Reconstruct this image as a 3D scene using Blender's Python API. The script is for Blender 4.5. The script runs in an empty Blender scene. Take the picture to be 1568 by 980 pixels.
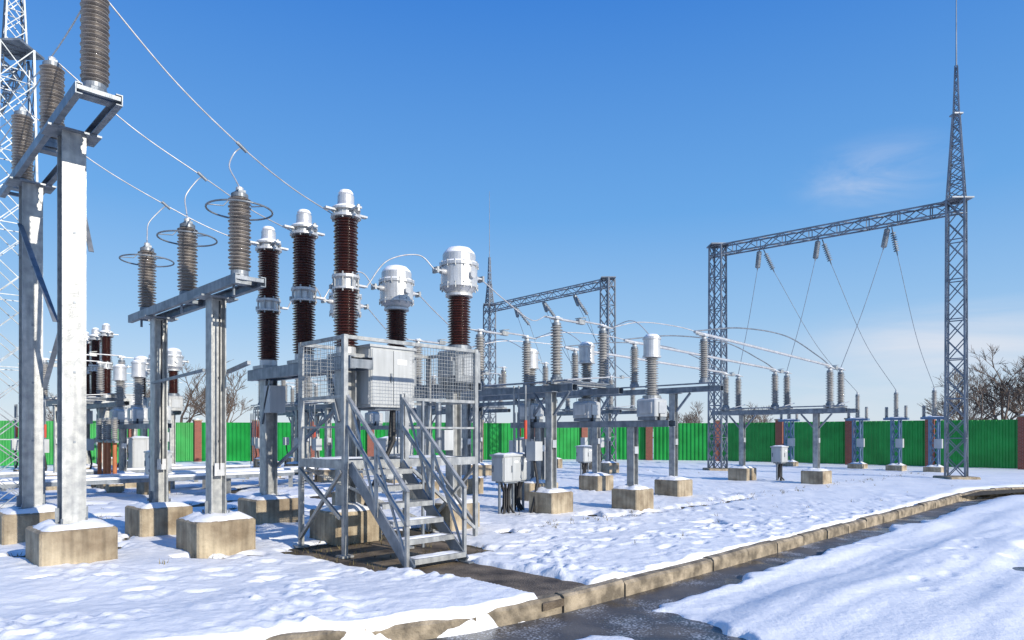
import bpy, math, random
import numpy as np
from mathutils import Vector, Matrix, noise
random.seed(7)
S2=math.sqrt(.5)
scene=bpy.context.scene
# ------------------------------------------------------------ materials
def new_mat(name):
    m=bpy.data.materials.new(name); m.use_nodes=True
    nt=m.node_tree; b=nt.nodes['Principled BSDF']
    return m,nt,b
def mat(name,c1,c2,scale=3,rough=.6,metal=0,bump=0,bscale=30,coat=0,detail=6,lo=.35,hi=.65,spec=.5,streak=0):
    m,nt,b=new_mat(name); N=nt.nodes; L=nt.links
    tc=N.new('ShaderNodeTexCoord'); n=N.new('ShaderNodeTexNoise'); n.inputs['Scale'].default_value=scale; n.inputs['Detail'].default_value=detail
    L.new(tc.outputs['Object'],n.inputs['Vector'])
    r=N.new('ShaderNodeValToRGB'); r.color_ramp.elements[0].position=lo; r.color_ramp.elements[1].position=hi
    r.color_ramp.elements[0].color=(*c1,1); r.color_ramp.elements[1].color=(*c2,1)
    L.new(n.outputs['Fac'],r.inputs['Fac']); out=r.outputs['Color']
    if streak:
        mp=N.new('ShaderNodeMapping'); mp.inputs['Scale'].default_value=(14,14,.9); L.new(tc.outputs['Object'],mp.inputs[0])
        n4=N.new('ShaderNodeTexNoise'); n4.inputs['Scale'].default_value=1; n4.inputs['Detail'].default_value=5; L.new(mp.outputs[0],n4.inputs['Vector'])
        r4=N.new('ShaderNodeMapRange'); r4.inputs[1].default_value=.35; r4.inputs[2].default_value=.7; r4.inputs[3].default_value=1-streak; r4.inputs[4].default_value=1.0
        L.new(n4.outputs['Fac'],r4.inputs[0])
        mx=N.new('ShaderNodeMixRGB'); mx.blend_type='MULTIPLY'; mx.inputs['Fac'].default_value=1; L.new(out,mx.inputs[1]); L.new(r4.outputs[0],mx.inputs[2]); out=mx.outputs[0]
    L.new(out,b.inputs['Base Color'])
    b.inputs['Roughness'].default_value=rough; b.inputs['Metallic'].default_value=metal
    b.inputs['Coat Weight'].default_value=coat; b.inputs['Specular IOR Level'].default_value=spec
    if bump:
        n2=N.new('ShaderNodeTexNoise'); n2.inputs['Scale'].default_value=bscale; n2.inputs['Detail'].default_value=8
        L.new(tc.outputs['Object'],n2.inputs['Vector'])
        bp=N.new('ShaderNodeBump'); bp.inputs['Strength'].default_value=bump; bp.inputs['Distance'].default_value=.02
        L.new(n2.outputs['Fac'],bp.inputs['Height']); L.new(bp.outputs['Normal'],b.inputs['Normal'])
    return m
M={}
M['galv']=mat('galvanised_steel',(.34,.355,.36),(.53,.54,.52),9,.42,.4,.15,60,streak=.3)
M['galv_d']=mat('weathered_steel',(.17,.20,.23),(.31,.34,.37),5,.45,.4,.1,60,streak=.25)
M['lattice']=mat('lattice_steel',(.13,.155,.185),(.25,.275,.31),2,.45,.3)
M['alu']=mat('aluminium_casting',(.54,.55,.55),(.68,.68,.67),5,.38,.45,.1,40,streak=.15)
M['conc']=mat('footing_concrete',(.26,.20,.13),(.58,.49,.345),3.2,.9,0,.9,25,lo=.32,hi=.68,streak=.35)
M['curb']=mat('curb_concrete',(.15,.125,.09),(.44,.365,.26),5,.9,0,.9,30,lo=.38,hi=.66)
M['brown']=mat('brown_porcelain',(.045,.013,.010),(.085,.024,.017),8,.2,0,coat=.4)
M['greyp']=mat('grey_porcelain',(.20,.178,.16),(.30,.272,.245),8,.3,0,coat=.25)
M['greyl']=mat('light_grey_porcelain',(.25,.245,.235),(.35,.345,.33),8,.3,0,coat=.25)
M['cab']=mat('cabinet_paint',(.44,.46,.46),(.52,.54,.54),2,.42,streak=.15)
M['white']=mat('white_label',(.75,.75,.75),(.8,.8,.8),2,.5)
M['black']=mat('black_cable',(.015,.015,.017),(.03,.03,.03),8,.5)
M['red']=mat('red_paint',(.5,.06,.03),(.6,.09,.04),4,.4)
M['orange']=mat('rust_primer',(.38,.11,.04),(.5,.17,.06),4,.6)
M['wire']=mat('aluminium_wire',(.42,.42,.42),(.6,.6,.6),8,.45,.4)
M['soil']=mat('wet_soil',(.022,.017,.011),(.12,.095,.055),7,.9,0,.8,30)
M['walk']=mat('walkway_concrete',(.05,.037,.025),(.24,.185,.125),2.6,.7,0,1.0,45)
M['grass']=mat('dead_grass',(.10,.085,.035),(.27,.22,.10),3,.9)
M['bark']=mat('bare_bark',(.09,.065,.05),(.16,.12,.09),1,.9)
M['blue']=mat('blue_grey_paint',(.10,.17,.27),(.15,.23,.33),3,.5)
def snow_mat(name,bs=1.0):
    m,nt,b=new_mat(name); N=nt.nodes; L=nt.links
    tc=N.new('ShaderNodeTexCoord')
    n=N.new('ShaderNodeTexNoise'); n.inputs['Scale'].default_value=1.3; n.inputs['Detail'].default_value=8
    L.new(tc.outputs['Object'],n.inputs['Vector'])
    r=N.new('ShaderNodeValToRGB'); r.color_ramp.elements[0].position=.25; r.color_ramp.elements[1].position=.55
    r.color_ramp.elements[0].color=(.82,.85,.89,1); r.color_ramp.elements[1].color=(.92,.93,.94,1)
    L.new(n.outputs['Fac'],r.inputs['Fac']); L.new(r.outputs['Color'],b.inputs['Base Color'])
    b.inputs['Roughness'].default_value=.5; b.inputs['Specular IOR Level'].default_value=.3
    n2=N.new('ShaderNodeTexNoise'); n2.inputs['Scale'].default_value=11; n2.inputs['Detail'].default_value=10; n2.inputs['Roughness'].default_value=.6
    L.new(tc.outputs['Object'],n2.inputs['Vector'])
    bp=N.new('ShaderNodeBump'); bp.inputs['Strength'].default_value=.4*bs; bp.inputs['Distance'].default_value=.04
    L.new(n2.outputs['Fac'],bp.inputs['Height']); L.new(bp.outputs['Normal'],b.inputs['Normal'])
    return m
M['snow']=snow_mat('snow')
def asphalt():
    m,nt,b=new_mat('wet_asphalt'); N=nt.nodes; L=nt.links
    tc=N.new('ShaderNodeTexCoord')
    n=N.new('ShaderNodeTexNoise'); n.inputs['Scale'].default_value=1.6; n.inputs['Detail'].default_value=6
    n3=N.new('ShaderNodeTexNoise'); n3.inputs['Scale'].default_value=38; n3.inputs['Detail'].default_value=6
    for q in (n,n3): L.new(tc.outputs['Object'],q.inputs['Vector'])
    r=N.new('ShaderNodeValToRGB'); r.color_ramp.elements[0].position=.38; r.color_ramp.elements[1].position=.62
    r.color_ramp.elements[0].color=(.03,.03,.034,1); r.color_ramp.elements[1].color=(.13,.125,.12,1)
    L.new(n.outputs['Fac'],r.inputs['Fac'])
    ad=N.new('ShaderNodeMath'); ad.operation='ADD'; n5=N.new('ShaderNodeTexNoise'); n5.inputs['Scale'].default_value=2.4; n5.inputs['Detail'].default_value=3
    L.new(tc.outputs['Object'],n5.inputs['Vector']); L.new(n3.outputs['Fac'],ad.inputs[0]); L.new(n5.outputs['Fac'],ad.inputs[1])
    r2=N.new('ShaderNodeMapRange'); r2.inputs[1].default_value=1.06; r2.inputs[2].default_value=1.25; r2.inputs[3].default_value=0; r2.inputs[4].default_value=.8
    L.new(ad.outputs[0],r2.inputs[0])
    mx=N.new('ShaderNodeMixRGB'); L.new(r2.outputs[0],mx.inputs['Fac']); L.new(r.outputs['Color'],mx.inputs[1]); mx.inputs[2].default_value=(.5,.53,.57,1)
    L.new(mx.outputs[0],b.inputs['Base Color'])
    rr=N.new('ShaderNodeMapRange'); rr.inputs[1].default_value=.4; rr.inputs[2].default_value=.6; rr.inputs[3].default_value=.22; rr.inputs[4].default_value=.8
    L.new(n.outputs['Fac'],rr.inputs[0]); L.new(rr.outputs[0],b.inputs['Roughness'])
    bp=N.new('ShaderNodeBump'); bp.inputs['Strength'].default_value=.4; bp.inputs['Distance'].default_value=.01
    L.new(n3.outputs['Fac'],bp.inputs['Height']); L.new(bp.outputs['Normal'],b.inputs['Normal'])
    return m
M['asphalt']=asphalt()
def brickmat():
    m,nt,b=new_mat('red_brick'); N=nt.nodes; L=nt.links
    tc=N.new('ShaderNodeTexCoord'); mp=N.new('ShaderNodeMapping'); mp.inputs['Rotation'].default_value=(math.pi/2,0,0)
    t=N.new('ShaderNodeTexBrick'); t.inputs['Color1'].default_value=(.28,.07,.04,1); t.inputs['Color2'].default_value=(.20,.05,.03,1)
    t.inputs['Mortar'].default_value=(.25,.2,.17,1); t.inputs['Scale'].default_value=4
    L.new(tc.outputs['Object'],mp.inputs[0]); L.new(mp.outputs[0],t.inputs['Vector']); L.new(t.outputs['Color'],b.inputs['Base Color'])
    b.inputs['Roughness'].default_value=.85
    return m
M['brick']=brickmat()
M['green']=mat('green_profiled_sheet',(.004,.22,.03),(.010,.31,.05),1.2,.4,0)

# ------------------------------------------------------------ mesh builder
class MB:
    def __init__(s): s.v=[]; s.f=[]; s.m=[]; s.s=[]; s.mats=[]
    def mi(s,k):
        if k not in s.mats: s.mats.append(k)
        return s.mats.index(k)
    def add(s,vs,fs,k,sm=False):
        o=len(s.v); s.v.extend([tuple(p) for p in vs]); i=s.mi(k)
        for f in fs: s.f.append(tuple(o+a for a in f)); s.m.append(i); s.s.append(sm)
    def mesh(s,name):
        me=bpy.data.meshes.new(name); me.from_pydata(s.v,[],s.f)
        for k in s.mats: me.materials.append(M[k])
        me.polygons.foreach_set('material_index',s.m); me.polygons.foreach_set('use_smooth',s.s)
        me.update(); return me
    def obj(s,name,loc=(0,0,0),rz=0): return put(s.mesh(name),name,loc,rz)
    def box(s,c,d,k,ch=0):
        x,y,z=c; a,b,h=d[0]/2,d[1]/2,d[2]/2
        if not ch:
            vs=[(x+i*a,y+j*b,z+l*h) for l in(-1,1) for i,j in((-1,-1),(1,-1),(1,1),(-1,1))]
            s.add(vs,[(3,2,1,0),(4,5,6,7),(0,1,5,4),(1,2,6,5),(2,3,7,6),(3,0,4,7)],k)
        else:
            def ring(a,b,c,z): return [(x-a+c,y-b,z),(x+a-c,y-b,z),(x+a,y-b+c,z),(x+a,y+b-c,z),(x+a-c,y+b,z),(x-a+c,y+b,z),(x-a,y+b-c,z),(x-a,y-b+c,z)]
            vs=ring(a,b,ch,z-h)+ring(a,b,ch,z+h-ch)+ring(a-ch,b-ch,ch*.6,z+h)
            fs=[tuple(range(7,-1,-1)),tuple(range(16,24))]
            for r in(0,8):
                for i in range(8): j=(i+1)%8; fs.append((r+i,r+j,r+8+j,r+8+i))
            s.add(vs,fs,k)
    def bar(s,p0,p1,w,h,k,up=(0,0,1)):
        p0=Vector(p0);p1=Vector(p1);d=(p1-p0).normalized();u=Vector(up)
        if abs(d.dot(u))>.98: u=Vector((1,0,0))
        a=d.cross(u).normalized(); b=a.cross(d).normalized(); a*=w/2;b*=h/2
        vs=[p+i*a+j*b for p in(p0,p1) for i,j in((-1,-1),(1,-1),(1,1),(-1,1))]
        s.add(vs,[(0,1,2,3),(7,6,5,4),(4,5,1,0),(5,6,2,1),(6,7,3,2),(7,4,0,3)],k)
    def ubeam(s,p0,p1,h,b,t,k,side=1):
        p0=Vector(p0);p1=Vector(p1);d=(p1-p0).normalized(); n=d.cross(Vector((0,0,1))).normalized()*side
        s.bar(p0,p1,t,h,k)
        for q in(1,-1):
            o=n*(b/2+t/2)+Vector((0,0,q*(h/2-t/2)))
            s.bar(p0+o,p1+o,b,t,k)
    def hcol(s,x,y,z0,z1,w,k,t=.018,rot=False):
        zc=(z0+z1)/2;h=z1-z0
        if not rot:
            for q in(1,-1): s.box((x+q*(w/2-t/2),y,zc),(t,w,h),k)
            s.box((x,y,zc),(w-2*t,t,h),k)
        else:
            for q in(1,-1): s.box((x,y+q*(w/2-t/2),zc),(w,t,h),k)
            s.box((x,y,zc),(t,w-2*t,h),k)
    def tube(s,pts,r,k,seg=8,r2=None,cap=True):
        pts=[Vector(p) for p in pts]; n=len(pts); vs=[];fs=[]; u=None
        for i,p in enumerate(pts):
            d=(pts[min(i+1,n-1)]-pts[max(i-1,0)])
            d=d.normalized() if d.length>1e-9 else Vector((0,0,1))
            if u is None:
                u=d.cross(Vector((0,0,1)) if abs(d.z)<.9 else Vector((1,0,0))).normalized()
            else: u=(u-d*u.dot(d)).normalized()
            w=d.cross(u); rr=r if r2 is None else r+(r2-r)*i/(n-1)
            for j in range(seg):
                a=2*math.pi*j/seg; vs.append(p+rr*(math.cos(a)*u+math.sin(a)*w))
        for i in range(n-1):
            for j in range(seg):
                j2=(j+1)%seg; fs.append((i*seg+j,i*seg+j2,(i+1)*seg+j2,(i+1)*seg+j))
        s.add(vs,fs,k,seg>4)
        if cap: s.add(vs[:seg],[tuple(range(seg-1,-1,-1))],k); s.add(vs[-seg:],[tuple(range(seg))],k)
    def lathe(s,prof,x,y,k,seg=20,sm=True):
        vs=[];fs=[]
        for r,z in prof:
            for j in range(seg):
                a=2*math.pi*j/seg; vs.append((x+r*math.cos(a),y+r*math.sin(a),z))
        for i in range(len(prof)-1):
            for j in range(seg):
                j2=(j+1)%seg; fs.append((i*seg+j,i*seg+j2,(i+1)*seg+j2,(i+1)*seg+j))
        fs.append(tuple(range(seg-1,-1,-1))); q=(len(prof)-1)*seg; fs.append(tuple(range(q,q+seg)))
        s.add(vs,fs,k,sm)
    def cyl(s,x,y,z0,z1,r,k,seg=20,ch=.01):
        s.lathe([(r-ch,z0),(r,z0),(r,z0+ch),(r,z1-ch),(r-ch,z1)],x,y,k,seg,False)
    def insul(s,x,y,z0,z1,rc,rs,n,k,seg=20,flange=True):
        if flange:
            s.cyl(x,y,z0,z0+.06,rc*1.35,'galv_d',seg); s.cyl(x,y,z1-.06,z1,rc*1.3,'galv_d',seg); z0+=.06; z1-=.06
        p=(z1-z0)/n; pr=[(rc,z0)]
        for i in range(n):
            b=z0+i*p; R=rs*(1 if i%2 else .93)
            pr+=[(rc,b+.18*p),(R*.96,b+.34*p),(R,b+.44*p),(R*.93,b+.56*p),(rc*1.05,b+.88*p)]
        pr.append((rc,z1)); s.lathe(pr,x,y,k,seg)
    def lattice(s,p0,p1,w0,w1,nb,leg,br,k,hint=(1,0,0),xb=False):
        p0=Vector(p0);p1=Vector(p1);d=(p1-p0).normalized();a=Vector(hint);a=(a-d*a.dot(d)).normalized();b=d.cross(a)
        C=[(-1,-1),(1,-1),(1,1),(-1,1)]
        def pt(t,c): 
            w=(w0+(w1-w0)*t)/2; return p0+(p1-p0)*t+a*c[0]*w+b*c[1]*w
        for c in C: s.bar(pt(0,c),pt(1,c),leg,leg,k,up=a)
        for i in range(nb):
            t0=i/nb;t1=(i+1)/nb
            for f in range(4):
                c0=C[f];c1=C[(f+1)%4]
                if xb or (i+f)%2==0: s.bar(pt(t0,c0),pt(t1,c1),br,br,k,up=a)
                if xb or (i+f)%2==1: s.bar(pt(t0,c1),pt(t1,c0),br*.96,br*.96,k,up=a)
                if i%2==0: s.bar(pt(t0,c0),pt(t0,c1),br*.9,br*.9,k,up=(0.1,0.2,1))
    def snowcap(s,x,y,z,sx,sy,h,seed=0,n=11):
        vs=[];fs=[]
        for j in range(n):
            for i in range(n):
                a=i/(n-1)*2-1;b=j/(n-1)*2-1
                e=(1-abs(a)**5)*(1-abs(b)**5)
                nz=noise.noise(Vector((x+a*1.7+seed*3.1,y+b*1.7,seed)))
                jx=1-.16*abs(noise.noise(Vector((b*3,seed+.5,a)))); jy=1-.16*abs(noise.noise(Vector((a*3,seed+7.5,b))))
                vs.append((x+a*sx/2*jx,y+b*sy/2*jy,z-.004+h*e*(.75+.7*nz)))
        for j in range(n-1):
            for i in range(n-1): q=j*n+i; fs.append((q,q+1,q+n+1,q+n))
        s.add(vs,fs,'snow',True)
    def footing(s,x,y,w,h,seed=0,d=None,snow=.10):
        d=d or w
        s.box((x,y,h/2-.1),(w,d,h+.2),'conc',.025)
        if snow:
            r=random.Random(seed)
            s.snowcap(x+r.uniform(-.02,.02)*w,y+r.uniform(-.02,.02)*d,h,w*r.uniform(.93,1.0),d*r.uniform(.93,1.0),snow*min(1,w/.7),seed)
        s.box((x,y,h+.03),(w*.42,w*.42,.05),'galv')
R45=-math.pi/4
def put(me,name,loc=(0,0,0),rz=R45):
    o=bpy.data.objects.new(name,me); scene.collection.objects.link(o); o.location=loc; o.rotation_euler=(0,0,rz); return o

# ------------------------------------------------------------ ground
def softplus(t,k=.6): 
    return k*math.log1p(math.exp(min(40,t/k)))
def yc(x): return 6.55+.45*x+.55*softplus(x,.35)-.13
def slope(x): return .45+.55/(1+math.exp(-max(-40,min(40,x/.35))))
def sdist(x,y): q=slope(x); return (y-yc(x))/math.sqrt(1+q*q)
def ss(a,b,t):
    t=max(0,min(1,(t-a)/(b-a))); return t*t*(3-2*t)
def nz(x,y,z=0): return noise.noise(Vector((x,y,z)))
def inrect(t,a,b,e): return ss(a-e,a+e,t)*(1-ss(b-e,b+e,t))
def snow_h(x,y):
    s=sdist(x,y); u=(x-y)*S2; v=(x+y)*S2
    far=max(abs(x),abs(y))
    if far>60:
        return -.0 if s>0 else -.06
    n0=nz(x*.5,y*.5,1.3); n1=nz(x*1.4,y*1.4,5.1); n2=nz(x*4.1,y*4.1,9.2); n3=nz(x*9,y*9,2.2); n4=nz(x*17,y*17,12.2)
    rough=ss(-.15,.35,nz(x*.8+3,y*.8,83.))
    clump=ss(.12,.42,nz(x*6.2,y*6.2,22.)); cl2=ss(.15,.4,nz(x*11,y*11,26.))
    ridge=(.5-abs(nz(x*2.6,y*2.6,37.)))
    hy=.062+.03*n0+.020*n1+.012*n2+(.006+.010*rough)*n3+(.003+.006*rough)*n4+(.028*clump+.013*cl2)*(.15+.85*rough)*(1.1 if s<2.0 else .6)+.02*ridge*rough
    if x<.6 and s<1.8: hy+=.06*ss(1.9,.6,s)
    e=.12*n2+.10*n1
    bare=inrect(u+e,-9.5,-7.0,.12)*inrect(v+e*.8,4.7,6.9,.12)
    bare=max(bare,inrect(u,-7.2,-4.4,.1)*inrect(v+e*.7,5.03,6.0,.07))
    bare=max(bare,.85*inrect(u+.3*n2,-8.4,-8.1,.1)*ss(8.5,11,v)*(1-ss(17,18,v))*ss(-.1,.15,n1+.1))
    if y>9.0:
        dens=.52 if x<0 else .27
        q=.5+.9*nz(x*.9,y*.9,44.)+.35*nz(x*3.3,y*3.3,47.)
        bare=max(bare,ss(1.25-dens,1.47-dens,q+(.14 if x<-1 else 0)))
    hy=hy*(1-bare)-.05*bare
    al=nz(u*1.3,v*.22,61.); al2=nz(u*4.2,v*.5,63.); al3=nz(u*.7+4,v*.3,67.)
    hr=-.075+.02*n0+.012*n1+.004*n2+.003*n3+.002*n4+.085*al+.020*al2+.06*al3  # lengthwise road ridges, heightened so low sun shades them in place of cast-shadow bands
    w=.42+.25*n1+.12*n2
    br=1-ss(w,w+.18,-s)
    br=max(br,(1-ss(5.85,6.1,v+e*1.3))*(1-ss(.12,.3,nz(x*1.1+3,y*1.1,71.)+.25*n2)))
    br=max(br,.7*inrect(-s+.3*al,2.6,2.9,.2)*ss(0.1,.3,nz(x*.7,y*.7,77.)+.1)*ss(9,12,v))
    hr=max(hr,-.115+.015*n2)*(1-br)-.2*br
    if x<.3: a=-.03+.10*n1+.06*n2+.09*ss(-.4,.3,x)
    else: a=.095+.09*n1+.05*n2
    k=ss(a,a+.08,s)
    return hr*(1-k)+hy*k
def axis(lo_d,hi_d,st,lo,hi,g):
    a=[lo_d]; s=st
    while a[-1]>lo: s*=g; a.append(a[-1]-s)
    a=a[::-1]; n=int((hi_d-lo_d)/st)
    a+=[lo_d+st*(i+1) for i in range(n)]; s=st
    while a[-1]<hi: s*=g; a.append(a[-1]+s)
    return a
xs=axis(-7.5,8.5,.04,-900,900,1.035); ys=axis(5.3,12.0,.036,-300,1500,1.022)
nx=len(xs)
V=np.array([(x,y,snow_h(x,y)) for y in ys for x in xs])
rp=random.Random(5); prints=[]
def trail(x,y,ang,n,wob=.15,dep=1):
    for i in range(n):
        ang+=rp.uniform(-wob,wob); x+=.62*math.cos(ang); y+=.62*math.sin(ang)
        sd_=.11*(1 if i%2 else -1); prints.append((x-math.sin(ang)*sd_,y+math.cos(ang)*sd_,ang,dep*rp.uniform(.02,.045)))
trail(-6.5,7.3,.25,12); trail(-5,6.6,.5,8); trail(-2.6,6.9,.9,9,.3); trail(.8,9.5,.75,22,.12); trail(1.5,8.9,.85,20,.1); trail(-.5,9.8,.5,14,.3)
trail(0.2,10.2,.1,14,.3); trail(2.0,11,.2,14,.3); trail(-4.6,7.9,-.1,6,.4); trail(4.2,7.4,.75,9,.08,.5)
for i in range(110):
    u_=rp.uniform(-4.5,9); yy_=rp.uniform(5.6,14)
    if sdist(u_,yy_)>.3: prints.append((u_,yy_,rp.uniform(0,6.3),rp.uniform(.01,.025)))
xa=np.array(xs); ya_=np.array(ys); Z=V[:,2].reshape(len(ys),nx).copy()
for px,py,a,dp in prints:
    i0,i1=np.searchsorted(xa,(px-.4,px+.4)); j0,j1=np.searchsorted(ya_,(py-.4,py+.4))
    if i1<=i0 or j1<=j0: continue
    X_,Y_=np.meshgrid(xa[i0:i1]-px,ya_[j0:j1]-py)
    l=(X_*math.cos(a)+Y_*math.sin(a))/.16; t=(-X_*math.sin(a)+Y_*math.cos(a))/.075; q=np.sqrt(l*l+t*t)
    Z[j0:j1,i0:i1]+= -dp*1/(1+np.exp((q-1)*6)) + dp*.3*np.exp(-((q-1.35)/.28)**2)*(Z[j0:j1,i0:i1]>(-.1))
V[:,2]=Z.ravel()
fs=[(j*nx+i,j*nx+i+1,(j+1)*nx+i+1,(j+1)*nx+i) for j in range(len(ys)-1) for i in range(nx-1)]
g=MB(); g.add([tuple(p) for p in V.tolist()],fs,'snow',True); g.obj('snow_ground')
cx=[-60,-30,-12,-6,-3,-2,-1.5,-1,-.7,-.4,-.2,0,.2,.4,.7,1,1.5,2,3,6,12,30,55]
g=MB(); v=[];f=[]
for x in cx: v+= [(x,yc(x)+.08,0),(x,max(60,yc(x)+3),0)]
for i in range(len(cx)-1): q=2*i; f.append((q,q+2,q+3,q+1))
g.add(v,f,'soil'); g.obj('yard_soil')
g=MB(); v=[];f=[]
for x in cx: v+= [(x,-25,-.13),(x,yc(x)+.06,-.13)]
for i in range(len(cx)-1): q=2*i; f.append((q,q+2,q+3,q+1))
g.add(v,f,'asphalt'); g.obj('asphalt_road')
g=MB(); x=-14.0; i=0
while x<36:
    L=1.0; q=slope(x); dx=L/math.sqrt(1+q*q); nsub=3
    prof=[(0,-.2),(.0,.012),(.03,.042),(.125,.048),(.15,.03),(.15,-.2)]
    hh=random.uniform(-.016,.014); vv=[];ff=[]; off=random.uniform(-.015,.015)
    for kx in range(nsub+1):
        xx=x+.008+(dx-.016)*kx/nsub; qq=slope(xx); nn=Vector((-qq,1)).normalized()
        for a,z in prof: vv.append((xx+nn.x*(a+off),yc(xx)+nn.y*(a+off),z+(hh if z>-.1 else 0)+random.uniform(-.006,.006)))
    P=len(prof)
    for kx in range(nsub):
        for j in range(P-1): ff.append((kx*P+j,(kx+1)*P+j,(kx+1)*P+j+1,kx*P+j+1))
    ff.append(tuple(range(P-1,-1,-1))); ff.append(tuple(range(nsub*P,nsub*P+P)))
    g.add(vv,ff,'curb'); x+=dx
g.obj('kerb')
g=MB(); g.box((-5.72,5.52,-.02),(2.3,1.0,.075),'walk',.01); g.box((-8.05,5.75,-.03),(2.2,2.1,.075),'walk',.01)
g.obj('walkway',rz=R45)
g=MB(); rnd=random.Random(3)
for i in range(7000):
    d=rnd.uniform(8.5,34); x=rnd.uniform(-1.0,.95)*d
    if sdist(x,d)<.3: continue
    strip=abs((x-d)*S2+8.2)<.35 and (x+d)*S2>8
    hgt=snow_h(x,d)
    if hgt>.015 and rnd.random()>.03 and not strip: continue
    if (x-d)*S2>-6.9 and hgt<0: continue
    z=max(0,hgt)-.01
    for b in range(rnd.randint(3,7)):
        a=rnd.uniform(0,6.28); h=rnd.uniform(.03,.10); w=rnd.uniform(.004,.008); l=rnd.uniform(.3,1.2)*h
        bx=x+rnd.uniform(-.05,.05); by=d+rnd.uniform(-.05,.05); ca,sa=math.cos(a),math.sin(a)
        g.add([(bx-sa*w,by+ca*w,z),(bx+sa*w,by-ca*w,z),(bx+ca*l,by+sa*l,z+h)],[(0,1,2)],'grass')
g.obj('dry_grass')

# ------------------------------------------------------------ fence
g=MB(); FP=[(36,20.8),(23.9,31.9),(12.7,42.),(4.7,44.5),(-18.9,41),(-27,34.5),(-40,24)]
for a,b in zip(FP[:-1],FP[1:]):
    A=Vector(a);B=Vector(b);L=(B-A).length;d=(B-A)/L;n=Vector((-d.y,d.x)); np_=max(1,round(L/3.6)); st=L/np_
    for i in range(np_):
        o=A+d*st*i
        for (w,z0,z1,k) in((.4,-.1,2.5,'brick'),(.48,2.5,2.58,'conc')):
            q=[o+d*(i1*w/2)+n*(j1*w/2) for i1,j1 in((-1,-1),(1,-1),(1,1),(-1,1))]
            vv=[(p.x,p.y,z) for z in(z0,z1) for p in q]
            g.add(vv,[(3,2,1,0),(4,5,6,7),(0,1,5,4),(1,2,6,5),(2,3,7,6),(3,0,4,7)],k)
        w=.28; q=[o+d*(i1*w/2)+n*(j1*w/2) for i1,j1 in((-1,-1),(1,-1),(1,1),(-1,1))]
        vv=[(p.x,p.y,2.58) for p in q]+[(o.x,o.y,2.68)]; g.add(vv,[(0,1,4),(1,2,4),(2,3,4),(3,0,4)],'snow')
        t=.21; pts=[]
        while t<st-.21:
            for dt,off in((0,0),(.09,0),(.12,.035),(.21,.035),(.24,0)):
                if t+dt<st-.2: pts.append((t+dt,off))
            t+=.24
        vv=[]; hz=2.42+random.uniform(-.03,.03)
        for tt,off in pts:
            p=o+d*tt+n*off; vv+= [(p.x,p.y,.08),(p.x,p.y,hz)]
        g.add(vv,[(2*j,2*j+2,2*j+3,2*j+1) for j in range(len(pts)-1)],'green')
        for zz in(.5,2.1):
            p=o+d*.2-n*.03;p2=o+d*(st-.2)-n*.03; g.bar((p.x,p.y,zz),(p2.x,p2.y,zz),.04,.04,'galv_d')
g.obj('corrugated_metal_fence')

# ------------------------------------------------------------ post-insulator stands
def stand(z,colx,ins,colw,bx0,bx1,ih,rc,rs,n,ring,half,foot,seedo,brace=True,rot=False):
    g=MB()
    for i,cx_ in enumerate(colx):
        g.footing(cx_,0,foot,.5,seedo+i); g.hcol(cx_,0,.53,z-.16,colw,'galv',rot=rot)
        g.box((cx_,0,z-.15),(colw*1.5,half*2+.12,.025),'galv_d')
        for qa in(-1,1):
            for qb in(-1,1): g.cyl(cx_+qa*foot*.16,qb*foot*.16,.54,.62,.014,'galv_d',6,.003)
            g.bar((cx_,qa*(colw/2+.01),.56),(cx_,qa*(colw/2+.01),.75),.012,.08,'galv_d',up=(0,1,0))
        zz=1.6
        while zz<z-.6: g.box((cx_+colw/2+.004,0,zz),(.01,.03,.03),'galv_d'); zz+=.9
    for q in(1,-1): g.ubeam((bx0,q*half,z-.07),(bx1,q*half,z-.07),.13,.06,.012,'galv_d',side=q)
    for cx_ in list(ins)+[bx0+.04,bx1-.04]:
        g.bar((cx_,-half+.012,z-.05),(cx_,half-.012,z-.05),.16 if cx_ in ins else .05,.05,'galv_d')
    if brace:
        g.bar((colx[0]-.1,colw/2+.02,z*.72),(colx[1]+.1,colw/2+.02,z*.42),.07,.012,'galv_d')
        g.bar((colx[0]-.1,-colw/2-.02,z*.55),(colx[1]+.1,-colw/2-.02,z*.86),.07,.012,'galv_d')
    for i,x in enumerate(ins):
        g.cyl(x,0,z-.02,z+.05,rc*1.5,'galv_d',12); g.insul(x,0,z+.05,z+ih,rc,rs,n,'greyp',24)
        zt=z+ih; g.box((x,0,zt+.02),(.16,.1,.035),'galv_d'); g.cyl(x,0,zt+.03,zt+.09,.05,'alu',12)
        if ring:
            R=ring; zz=zt-.22
            g.tube([(x+R*math.cos(a*math.pi/16),R*math.sin(a*math.pi/16),zz) for a in range(33)],.013,'galv_d',8,cap=False)
            for a in range(3):
                t=a*2.094+.4; g.tube([(x+R*math.cos(t),R*math.sin(t),zz),(x+R*.5*math.cos(t),R*.5*math.sin(t),zz+.02),(x+.05*math.cos(t),.05*math.sin(t),zt+.01)],.008,'galv_d',6)
            g.tube([(x+.1,-.12,z+.02),(x+.1,-.12,z-.25)],.02,'galv_d',8)
    return g
g=stand(5.75,[0,-2.55],[1.1,-1.1,-3.2],.27,-3.6,1.3,1.2,.09,.155,22,0,.24,.86,1)
g.bar((.1,.2,4.1),(-.9,.2,5.6),.06,.012,'galv_d')
g.obj('busbar_insulator_stand',(-5.74,8.9,0),R45)
g=stand(3.8,[0,-2.4],[.8,-1.1,-3.0],.21,-3.35,1.15,1.15,.085,.15,20,.42,.2,.82,5,False,True)
g.bar((.12,.13,2.6),(.8,.13,2.68),.05,.05,'galv_d'); g.bar((-2.3,-.13,2.55),(-.1,-.13,2.62),.04,.04,'galv_d')
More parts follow.
